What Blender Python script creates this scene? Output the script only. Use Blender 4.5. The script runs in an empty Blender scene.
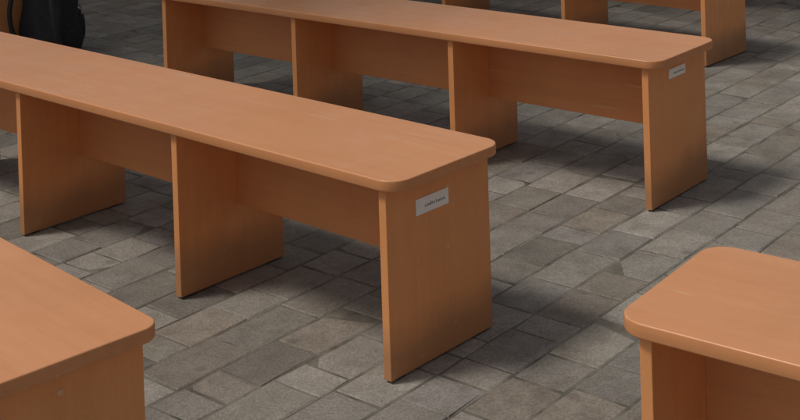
import bpy, bmesh, math, random
from mathutils import Vector, Matrix
random.seed(7)
scene=bpy.context.scene
scene.view_settings.view_transform='Standard'
scene.view_settings.look='None'
scene.view_settings.exposure=0
W_=0.364; S_=0.737; O_=0.014; E_=0.05; H_=0.43; T_=0.026; LT=0.022

# ---------------------------------------------------------------- materials
def newmat(name):
    m=bpy.data.materials.new(name); m.use_nodes=True
    nt=m.node_tree; b=nt.nodes['Principled BSDF']; return m,nt,b
def N(nt,typ,**kw):
    n=nt.nodes.new(typ)
    for k,v in kw.items(): setattr(n,k,v)
    return n
def mixc(nt,fac,a,b,blend='MIX'):
    n=nt.nodes.new('ShaderNodeMix'); n.data_type='RGBA'; n.blend_type=blend
    L=nt.links
    if isinstance(fac,(int,float)): n.inputs[0].default_value=fac
    else: L.new(fac,n.inputs[0])
    for s,i in ((a,6),(b,7)):
        if isinstance(s,tuple): n.inputs[i].default_value=(*s,1)
        else: L.new(s,n.inputs[i])
    return n.outputs[2]
def ramp(nt,src,p0,p1,c0=(0,0,0),c1=(1,1,1)):
    r=nt.nodes.new('ShaderNodeValToRGB'); r.color_ramp.elements[0].position=p0; r.color_ramp.elements[1].position=p1
    r.color_ramp.elements[0].color=(*c0,1); r.color_ramp.elements[1].color=(*c1,1)
    nt.links.new(src,r.inputs[0]); return r.outputs[0]
def noise(nt,vec,scale,detail=4,rough=.6):
    n=nt.nodes.new('ShaderNodeTexNoise'); n.inputs['Scale'].default_value=scale
    n.inputs['Detail'].default_value=detail; n.inputs['Roughness'].default_value=rough
    nt.links.new(vec,n.inputs['Vector']); return n.outputs['Fac']
def laminate(name,along,light,dark,rough0=.3,rough1=.5,top=False):
    m,nt,b=newmat(name); L=nt.links
    tc=N(nt,'ShaderNodeTexCoord'); oi=N(nt,'ShaderNodeObjectInfo')
    add=N(nt,'ShaderNodeVectorMath',operation='ADD'); L.new(tc.outputs['Object'],add.inputs[0])
    mul=N(nt,'ShaderNodeVectorMath',operation='SCALE'); L.new(oi.outputs['Random'],mul.inputs['Scale']); mul.inputs[0].default_value=(13,7,5)
    L.new(mul.outputs[0],add.inputs[1])
    mp=N(nt,'ShaderNodeMapping'); L.new(add.outputs[0],mp.inputs['Vector'])
    mp.inputs['Scale'].default_value=(1.2,28,28) if along=='x' else (28,28,1.2)
    g1=noise(nt,mp.outputs[0],1.6,3,.55)
    mp2=N(nt,'ShaderNodeMapping'); L.new(add.outputs[0],mp2.inputs['Vector'])
    mp2.inputs['Scale'].default_value=(9,300,300) if along=='x' else (300,300,9)
    g2=noise(nt,mp2.outputs[0],1.0,1,.5)
    c=mixc(nt,ramp(nt,g1,.25,.8),light,dark)
    c=mixc(nt,ramp(nt,g2,.56,.74,(0,0,0),(.16,.16,.16)),c,tuple(v*.7 for v in dark))
    # blotchy dirt / hand marks
    d=noise(nt,add.outputs[0],3.5,4,.6)
    c=mixc(nt,ramp(nt,d,.45,.85,(0,0,0),(.4,.4,.4)),c,tuple(v*.6 for v in dark))
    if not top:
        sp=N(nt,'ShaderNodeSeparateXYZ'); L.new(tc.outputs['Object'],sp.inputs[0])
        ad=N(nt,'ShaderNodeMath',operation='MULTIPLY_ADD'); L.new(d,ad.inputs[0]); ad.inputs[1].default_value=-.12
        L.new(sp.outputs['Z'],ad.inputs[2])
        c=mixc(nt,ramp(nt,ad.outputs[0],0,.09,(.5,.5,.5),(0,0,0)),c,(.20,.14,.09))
    mp3=N(nt,'ShaderNodeMapping'); L.new(add.outputs[0],mp3.inputs['Vector']); mp3.inputs['Scale'].default_value=(3,60,60); mp3.inputs['Rotation'].default_value=(.2,.3,.35)
    sc=noise(nt,mp3.outputs[0],1.3,1,.4)
    c=mixc(nt,ramp(nt,sc,.74,.77,(0,0,0),(.35,.35,.35)),c,(.80,.60,.42))
    L.new(c,b.inputs['Base Color'])
    rr=ramp(nt,noise(nt,add.outputs[0],7,4,.65),.3,.75,(rough0,)*3,(rough1,)*3)
    L.new(rr,b.inputs['Roughness'])
    return m
seat_mat=laminate('laminate_seat','x',(.80,.385,.195),(.74,.335,.16),.24,.44,True)
leg_mat=laminate('laminate_leg','z',(.90,.40,.155),(.84,.355,.13),.40,.58)  # colour lifted above the seat's to offset shade on the leg panels
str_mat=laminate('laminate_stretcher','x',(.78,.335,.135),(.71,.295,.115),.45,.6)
edge_mat=laminate('edge_banding','x',(.74,.33,.145),(.67,.29,.12),.4,.55,True)

def simple(name,col,rough=.6,metal=0,var=.15,scale=30):
    m,nt,b=newmat(name); tc=N(nt,'ShaderNodeTexCoord')
    n=noise(nt,tc.outputs['Object'],scale,3,.6)
    c=mixc(nt,ramp(nt,n,.3,.7),tuple(v*(1-var) for v in col),tuple(min(1,v*(1+var)) for v in col))
    nt.links.new(c,b.inputs['Base Color']); b.inputs['Roughness'].default_value=rough; b.inputs['Metallic'].default_value=metal
    return m
paper_mat=simple('paper_label',(.96,.96,.96),.45,0,.03)
ink_mat=simple('label_ink',(.22,.22,.23),.6)
rubber_mat=simple('foot_rubber',(.05,.05,.05),.7)
cap_mat=simple('screw_cap',(.84,.50,.27),.4)
fabric_mat=simple('black_fabric',(.018,.018,.022),.85,0,.4,60)
strap_mat=simple('strap_webbing',(.03,.03,.034),.7,0,.3,90)
metal_mat=simple('zip_metal',(.35,.35,.36),.35,1)

# ---------------------------------------------------------------- helpers
def link(o,parent=None):
    scene.collection.objects.link(o)
    if parent: o.parent=parent
    return o
def meshobj(name,bm,mats,parent=None,smooth=False):
    me=bpy.data.meshes.new(name); bm.normal_update(); bm.to_mesh(me); bm.free()
    for m in mats: me.materials.append(m)
    if smooth:
        for p in me.polygons: p.use_smooth=True
    return link(bpy.data.objects.new(name,me),parent)
def box(name,x0,x1,y0,y1,z0,z1,mat,parent,bev=.0012,seg=2):
    bm=bmesh.new(); bmesh.ops.create_cube(bm,size=1)
    for v in bm.verts:
        v.co=Vector((x0+(v.co.x+.5)*(x1-x0),y0+(v.co.y+.5)*(y1-y0),z0+(v.co.z+.5)*(z1-z0)))
    if bev: bmesh.ops.bevel(bm,geom=bm.edges[:],offset=bev,segments=seg,affect='EDGES',profile=.5)
    return meshobj(name,bm,[mat],parent)
def seat(name,x0,x1,y0,y1,z0,z1,r,parent):
    bm=bmesh.new(); pts=[]
    for cx,cy,a0 in ((x1-r,y1-r,0),(x0+r,y1-r,90),(x0+r,y0+r,180),(x1-r,y0+r,270)):
        for i in range(11):
            a=math.radians(a0+9*i); pts.append((cx+r*math.cos(a),cy+r*math.sin(a)))
    vs=[bm.verts.new((x,y,z0)) for x,y in pts]
    f=bm.faces.new(vs[::-1]);
    ex=bmesh.ops.extrude_face_region(bm,geom=[f])
    for v in [g for g in ex['geom'] if isinstance(g,bmesh.types.BMVert)]: v.co.z=z1
    bm.normal_update()
    bmesh.ops.recalc_face_normals(bm,faces=bm.faces[:])
    rim=[e for e in bm.edges if abs(e.verts[0].co.z-e.verts[1].co.z)<1e-6]
    bmesh.ops.bevel(bm,geom=rim,offset=.003,segments=3,affect='EDGES',profile=.5)
    bm.normal_update()
    for f in bm.faces:
        f.material_index=0 if abs(f.normal.z)>.5 else 1
        f.smooth=len(f.verts)<=4
    return meshobj(name,bm,[seat_mat,edge_mat],parent)

def bench(x,y,rot,left_end=False,label=None,r=.052):
    """local origin: front/bottom corner of right end leg, unless left_end"""
    e=bpy.data.objects.new('bench',None); link(e); e.empty_display_size=.1
    e.location=(x,y,0); e.rotation_euler=(0,0,rot)
    o=3*S_ if left_end else 0.0
    for i in range(4):
        xx=o-i*S_
        if left_end: a,b=(xx-.010,xx+.012)
        else: a,b=(xx-.014,xx+.008)
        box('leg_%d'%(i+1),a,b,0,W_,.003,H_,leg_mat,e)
        for yy in (.04,W_-.04):
            box('foot_glide',a+.003,b-.003,yy-.012,yy+.012,-.001,.0035,rubber_mat,e,0)
    for i in range(3):
        x1=o-i*S_-(.014 if not left_end else .010); x0=o-(i+1)*S_+(.008 if not left_end else .012)
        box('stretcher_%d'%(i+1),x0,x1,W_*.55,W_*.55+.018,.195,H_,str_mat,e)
    seat('seat',o-3*S_-E_,o+E_,-O_,W_+O_,H_+.0005,H_+T_,r,e)
    fx=o+.008+.0008
    if not left_end:
        for zz in (.245,.385):
            bm=bmesh.new(); bmesh.ops.create_cone(bm,cap_ends=True,segments=16,radius1=.0055,radius2=.0048,depth=.0014)
            c=meshobj('screw_cap',bm,[cap_mat],e); c.rotation_euler=(0,math.pi/2,0); c.location=(fx,W_*.55+.009,zz)
    if label:
        y0,y1,z0,z1=label
        box('label',fx-.0004,fx+.0008,y0,y1,z0,z1,paper_mat,e,0)
        yy=y0+.03
        while yy<y1-.014:
            w=random.uniform(.002,.005)
            box('label_print',fx+.0008,fx+.0011,yy,yy+w,z0+(z1-z0)*.36,z0+(z1-z0)*random.uniform(.48,.58),ink_mat,e,0)
            yy+=w+random.uniform(.0015,.004)
    return e
bench(0,0,0,label=(.098,.212,.345,.382))
bench(-.114,1.283,.039,label=(.125,.23,.372,.401))
bench(.133,-1.143,-.082,r=.035)
bench(.838,-.276,.085,left_end=True)
bench(-.862,2.968,.0)
bench(-.72,4.1,.02)
bench(-3.62,1.12,.03)
bench(-3.5,-.2,.0)
bench(-3.7,2.7,-.02)
bench(1.0,1.15,.03,left_end=True)
bench(.5,2.9,-.02,left_end=True)

# ---------------------------------------------------------------- backpack
def backpack(x,y,rot):
    e=bpy.data.objects.new('backpack',None); link(e); e.location=(x,y,0); e.rotation_euler=(0,0,rot)
    bm=bmesh.new(); bmesh.ops.create_cube(bm,size=1)
    bmesh.ops.subdivide_edges(bm,edges=bm.edges[:],cuts=9,use_grid_fill=True)
    for v in bm.verts:
        u=v.co.copy(); p=(abs(2*u.x)**4+abs(2*u.y)**4+abs(2*u.z)**4)**.25
        m=max(abs(2*u.x),abs(2*u.y),abs(2*u.z)); q=u/p*m if p else u
        t=q.z+.5; w=.30*(1-.22*t*t); d=.19*(1-.35*t)
        wr=.005*math.sin(13*t+9*q.x)+.005*math.sin(15*q.x+5*t)
        v.co=Vector((q.x*w+wr*.8,q.y*d+wr+.03*t,t*.46))
    meshobj('body',bm,[fabric_mat],e,True)
    bm=bmesh.new(); bmesh.ops.create_cube(bm,size=1)
    bmesh.ops.subdivide_edges(bm,edges=bm.edges[:],cuts=5,use_grid_fill=True)
    for v in bm.verts:
        u=v.co.copy(); p=(abs(2*u.x)**3+abs(2*u.y)**3+abs(2*u.z)**3)**(1/3)
        m=max(abs(2*u.x),abs(2*u.y),abs(2*u.z)); q=u/p*m if p else u
        v.co=Vector((q.x*.24,q.y*.09-.075,q.z*.2+.14))
    meshobj('front_pocket',bm,[fabric_mat],e,True)
    def tube(name,pts,r,mat):
        cu=bpy.data.curves.new(name,'CURVE'); cu.dimensions='3D'; cu.bevel_depth=r; cu.bevel_resolution=3
        sp=cu.splines.new('BEZIER'); sp.bezier_points.add(len(pts)-1)
        for b,p in zip(sp.bezier_points,pts): b.co=p; b.handle_left_type=b.handle_right_type='AUTO'
        cu.materials.append(mat); link(bpy.data.objects.new(name,cu),e)
    tube('grab_handle',[(-.05,.04,.44),(-.03,.03,.49),(.03,.03,.49),(.05,.04,.44)],.008,strap_mat)
    for s in (-1,1): tube('shoulder_strap',[(s*.06,.07,.43),(s*.11,.13,.34),(s*.14,.13,.16),(s*.12,.08,.05)],.012,strap_mat)
    tube('zipper',[(-.11,-.08,.2),(-.08,-.102,.235),(.08,-.102,.235),(.11,-.08,.2)],.003,metal_mat)
backpack(-3.45,1.40,3.4)

# ---------------------------------------------------------------- unseen trees, added off frame to darken the far paving
bark_mat=simple('bark',(.12,.09,.065),.9,0,.3,14)
def leaf_mat():
    m,nt,b=newmat('leaves'); oi=N(nt,'ShaderNodeTexCoord')
    n=noise(nt,oi.outputs['Object'],1.4,3,.6)
    c=mixc(nt,ramp(nt,n,.3,.7),(.035,.065,.02),(.09,.13,.04)); nt.links.new(c,b.inputs['Base Color']); b.inputs['Roughness'].default_value=.6
    return m
lm=leaf_mat()
def added_shade_tree(x,y,h,R,seed,nleaf=7000):
    rnd=random.Random(seed)
    e=bpy.data.objects.new('added_shade_tree',None); link(e); e.location=(x,y,0)
    bm=bmesh.new(); sl=bm.verts.layers.skin.verify()
    tips=[]
    def seg(p,d,l,r,depth):
        n=3; prev=p
        for i in range(n):
            d=(d+Vector((rnd.uniform(-.15,.15),rnd.uniform(-.15,.15),rnd.uniform(-.05,.12)))).normalized()
            q=bm.verts.new(prev.co+d*l/n); rr=r*(1-.35*(i+1)/n); q[sl].radius=(rr,rr); bm.edges.new((prev,q)); prev=q
        if depth==0: tips.append(prev.co.copy()); return
        for k in range(3 if depth<3 else 5):
            a=rnd.uniform(0,6.28)+k*2.1; s=.85
            nd=(d*.7+Vector((math.cos(a)*s,math.sin(a)*s,rnd.uniform(.0,.35)))).normalized()
            seg(prev,nd,l*.62,r*.55,depth-1)
    v0=bm.verts.new((0,0,0)); v0[sl].radius=(.2,.2); v0[sl].use_root=True
    seg(v0,Vector((0,0,1)),h*.40,.16,3)
    o=meshobj('added_trunk_and_limbs',bm,[bark_mat],e,True); o.modifiers.new('skin','SKIN')
    cl=[]
    for t in tips: cl.append((t,rnd.uniform(.45,.85)))
    for i in range(36):
        v=Vector((rnd.gauss(0,1),rnd.gauss(0,1),rnd.gauss(0,.6))).normalized()*R*rnd.uniform(.3,1)
        cl.append((Vector((v.x,v.y,h*.78+v.z*.7)),rnd.uniform(.4,.8)))
    V=[];Fc=[]
    for i in range(nleaf):
        c,cr=rnd.choice(cl)
        p=c+Vector((rnd.gauss(0,.5),rnd.gauss(0,.5),rnd.gauss(0,.4)))*cr
        a=Vector((rnd.gauss(0,1),rnd.gauss(0,1),rnd.gauss(0,.5))).normalized()
        b=a.cross(Vector((rnd.gauss(0,1),rnd.gauss(0,1),rnd.gauss(0,1)))).normalized()
        s=rnd.uniform(.08,.15); k=len(V)
        V+= [p-a*s,p+b*s*.55,p+a*s,p-b*s*.55]; Fc.append((k,k+1,k+2,k+3))
    me=bpy.data.meshes.new('added_shade_crown'); me.from_pydata(V,[],Fc); me.materials.append(lm); link(bpy.data.objects.new('added_shade_crown',me),e)
added_shade_tree(-4.5,3.9,7.0,3.1,3,12000)
added_shade_tree(-6.3,-.9,7.2,2.4,5,8000)

# ---------------------------------------------------------------- ground
def ground_mat():
    m,nt,b=newmat('ground_far_paving'); L=nt.links
    tc=N(nt,'ShaderNodeTexCoord')
    br=N(nt,'ShaderNodeTexBrick'); L.new(tc.outputs['Object'],br.inputs['Vector'])
    br.inputs['Scale'].default_value=1; br.inputs['Brick Width'].default_value=.2; br.inputs['Row Height'].default_value=.14
    br.inputs['Mortar Size'].default_value=.005
    br.inputs['Color1'].default_value=(.24,.23,.21,1); br.inputs['Color2'].default_value=(.32,.30,.27,1); br.inputs['Mortar'].default_value=(.13,.12,.11,1)
    L.new(br.outputs['Color'],b.inputs['Base Color']); b.inputs['Roughness'].default_value=.85
    return m
def paver_mat():
    m,nt,b=newmat('concrete_paver'); L=nt.links
    tc=N(nt,'ShaderNodeTexCoord'); at=N(nt,'ShaderNodeAttribute',attribute_name='tone')
    big=noise(nt,tc.outputs['Object'],1.1,4,.65)
    mid=noise(nt,tc.outputs['Object'],8,5,.72)
    fine=noise(nt,tc.outputs['Object'],170,2,.7)
    c=mixc(nt,ramp(nt,mid,.34,.66),(1.05,1.05,1.05),(.62,.60,.57))
    c=mixc(nt,1.0,at.outputs['Color'],c,'MULTIPLY')
    c=mixc(nt,ramp(nt,big,.4,.62,(.05,.05,.05),(.45,.45,.45)),c,(.29,.277,.255))
    c=mixc(nt,ramp(nt,big,.28,.44,(.5,.5,.5),(0,0,0)),c,(.14,.13,.115))
    c=mixc(nt,1.0,c,ramp(nt,fine,.3,.7,(.72,.72,.72),(1.26,1.26,1.26)),'MULTIPLY')
    vo=N(nt,'ShaderNodeTexVoronoi'); vo.inputs['Scale'].default_value=5.5; L.new(tc.outputs['Object'],vo.inputs['Vector'])
    c=mixc(nt,ramp(nt,vo.outputs['Distance'],.06,.10,(.45,.45,.45),(0,0,0)),c,(.10,.092,.083))
    L.new(c,b.inputs['Base Color'])
    L.new(ramp(nt,mid,.3,.7,(.65,)*3,(.92,)*3),b.inputs['Roughness'])
    bp=N(nt,'ShaderNodeBump'); bp.inputs['Strength'].default_value=.5; bp.inputs['Distance'].default_value=.002
    L.new(fine,bp.inputs['Height']); L.new(bp.outputs[0],b.inputs['Normal'])
    return m
bm=bmesh.new(); s=600
bm.faces.new([bm.verts.new(p) for p in ((-s,-s,0),(s,-s,0),(s,s,0),(-s,s,0))])
g=meshobj('ground',bm,[ground_mat()]); g.location=(0,0,-.016)
bm=bmesh.new()
bm.faces.new([bm.verts.new(p) for p in ((-11,-7,0),(7,-7,0),(7,13,0),(-11,13,0))])
g=meshobj('paving_bed',bm,[simple('joint_sand',(.16,.15,.13),.95,0,.5,12)]); g.location=(0,0,-.0042)
verts=[];faces=[];cols=[]
rw=.14; ang=math.radians(2.5)
x=-11
base=[(.33,.315,.29),(.28,.265,.245),(.37,.355,.33),(.26,.25,.235),(.31,.29,.255),(.21,.20,.18),(.30,.29,.28),(.34,.32,.295),(.29,.255,.22)]
ca,sa=math.cos(ang),math.sin(ang)
while x<7:
    y=-7+random.uniform(-.2,0)
    while y<13:
        l=random.choice([.10,.14,.14,.19,.19,.23])
        g2=.0022; b2=.004
        x0,x1,y0,y1=x+g2,x+rw-g2,y+g2,y+l-g2
        dz=random.uniform(-.0026,0.0); tx=random.uniform(-.012,.012); ty=random.uniform(-.012,.012)
        k=len(verts); cx,cy=(x0+x1)/2,(y0+y1)/2
        def j(): return random.uniform(-.0022,.0022)
        for ins,zz in ((0,-.010),(0,-.003),(b2,0)):
            for px,py in ((x0+ins,y0+ins),(x1-ins,y0+ins),(x1-ins,y1-ins),(x0+ins,y1-ins)):
                px+=j();py+=j()
                verts.append((px*ca-py*sa,px*sa+py*ca,zz+dz-.001+(px-cx)*tx+(py-cy)*ty))
        for r in (0,4):
            for i in range(4):
                faces.append((k+r+i,k+r+(i+1)%4,k+r+4+(i+1)%4,k+r+4+i))
        faces.append((k+8,k+9,k+10,k+11))
        c=random.choice(base); m=random.uniform(.84,1.12)
        cols+= [tuple(v*m for v in c)]*9
        y+=l
    x+=rw
me=bpy.data.meshes.new('paving'); me.from_pydata(verts,[],faces); me.update()
ca_=me.color_attributes.new('tone','FLOAT_COLOR','CORNER')
dat=[]
for p,c in zip(me.polygons,cols): dat+= [c[0],c[1],c[2],1.0]*p.loop_total
ca_.data.foreach_set('color',dat)
me.materials.append(paver_mat()); link(bpy.data.objects.new('paving',me))

# ---------------------------------------------------------------- light
el=math.radians(58); az=math.atan2(-.80,-.60)
sd=Vector((math.cos(az)*math.cos(el),math.sin(az)*math.cos(el),math.sin(el)))
su=bpy.data.lights.new('sun','SUN'); su.energy=1.6; su.angle=math.radians(13); su.color=(1,.90,.77)
so=link(bpy.data.objects.new('sun',su)); so.rotation_euler=sd.to_track_quat('Z','Y').to_euler(); so.location=sd*20
w=bpy.data.worlds.new('World'); scene.world=w; w.use_nodes=True; nt=w.node_tree
bg=nt.nodes['Background']; sk=nt.nodes.new('ShaderNodeTexSky'); sk.sky_type='NISHITA'; sk.sun_disc=False
sk.sun_elevation=el; sk.sun_rotation=math.pi/2-az; sk.air_density=1; sk.dust_density=4
hs=nt.nodes.new('ShaderNodeHueSaturation'); hs.inputs['Saturation'].default_value=.10
nt.links.new(sk.outputs[0],hs.inputs['Color']); nt.links.new(hs.outputs[0],bg.inputs['Color'])
bg.inputs['Strength'].default_value=.055

# ---------------------------------------------------------------- camera
C=Vector((1.99161,-2.10691,1.39124)); psi,th,ro,f,sy=2.30499,.01442,-.03115,1.31507,-.43606
F=Vector((math.cos(psi)*math.cos(th),math.sin(psi)*math.cos(th),-math.sin(th)))
R=Vector((math.sin(psi),-math.cos(psi),0)); U=R.cross(F)
R2=R*math.cos(ro)+U*math.sin(ro); U2=-R*math.sin(ro)+U*math.cos(ro)
cd=bpy.data.cameras.new('camera'); co=link(bpy.data.objects.new('camera',cd))
M=Matrix((( R2.x,U2.x,-F.x,C.x),(R2.y,U2.y,-F.y,C.y),(R2.z,U2.z,-F.z,C.z),(0,0,0,1)))
co.matrix_world=M
cd.sensor_width=36; cd.sensor_fit='HORIZONTAL'; cd.lens=f*1000/800*36; cd.shift_y=sy*1000/800; cd.clip_end=3000; cd.clip_start=.05
scene.camera=co
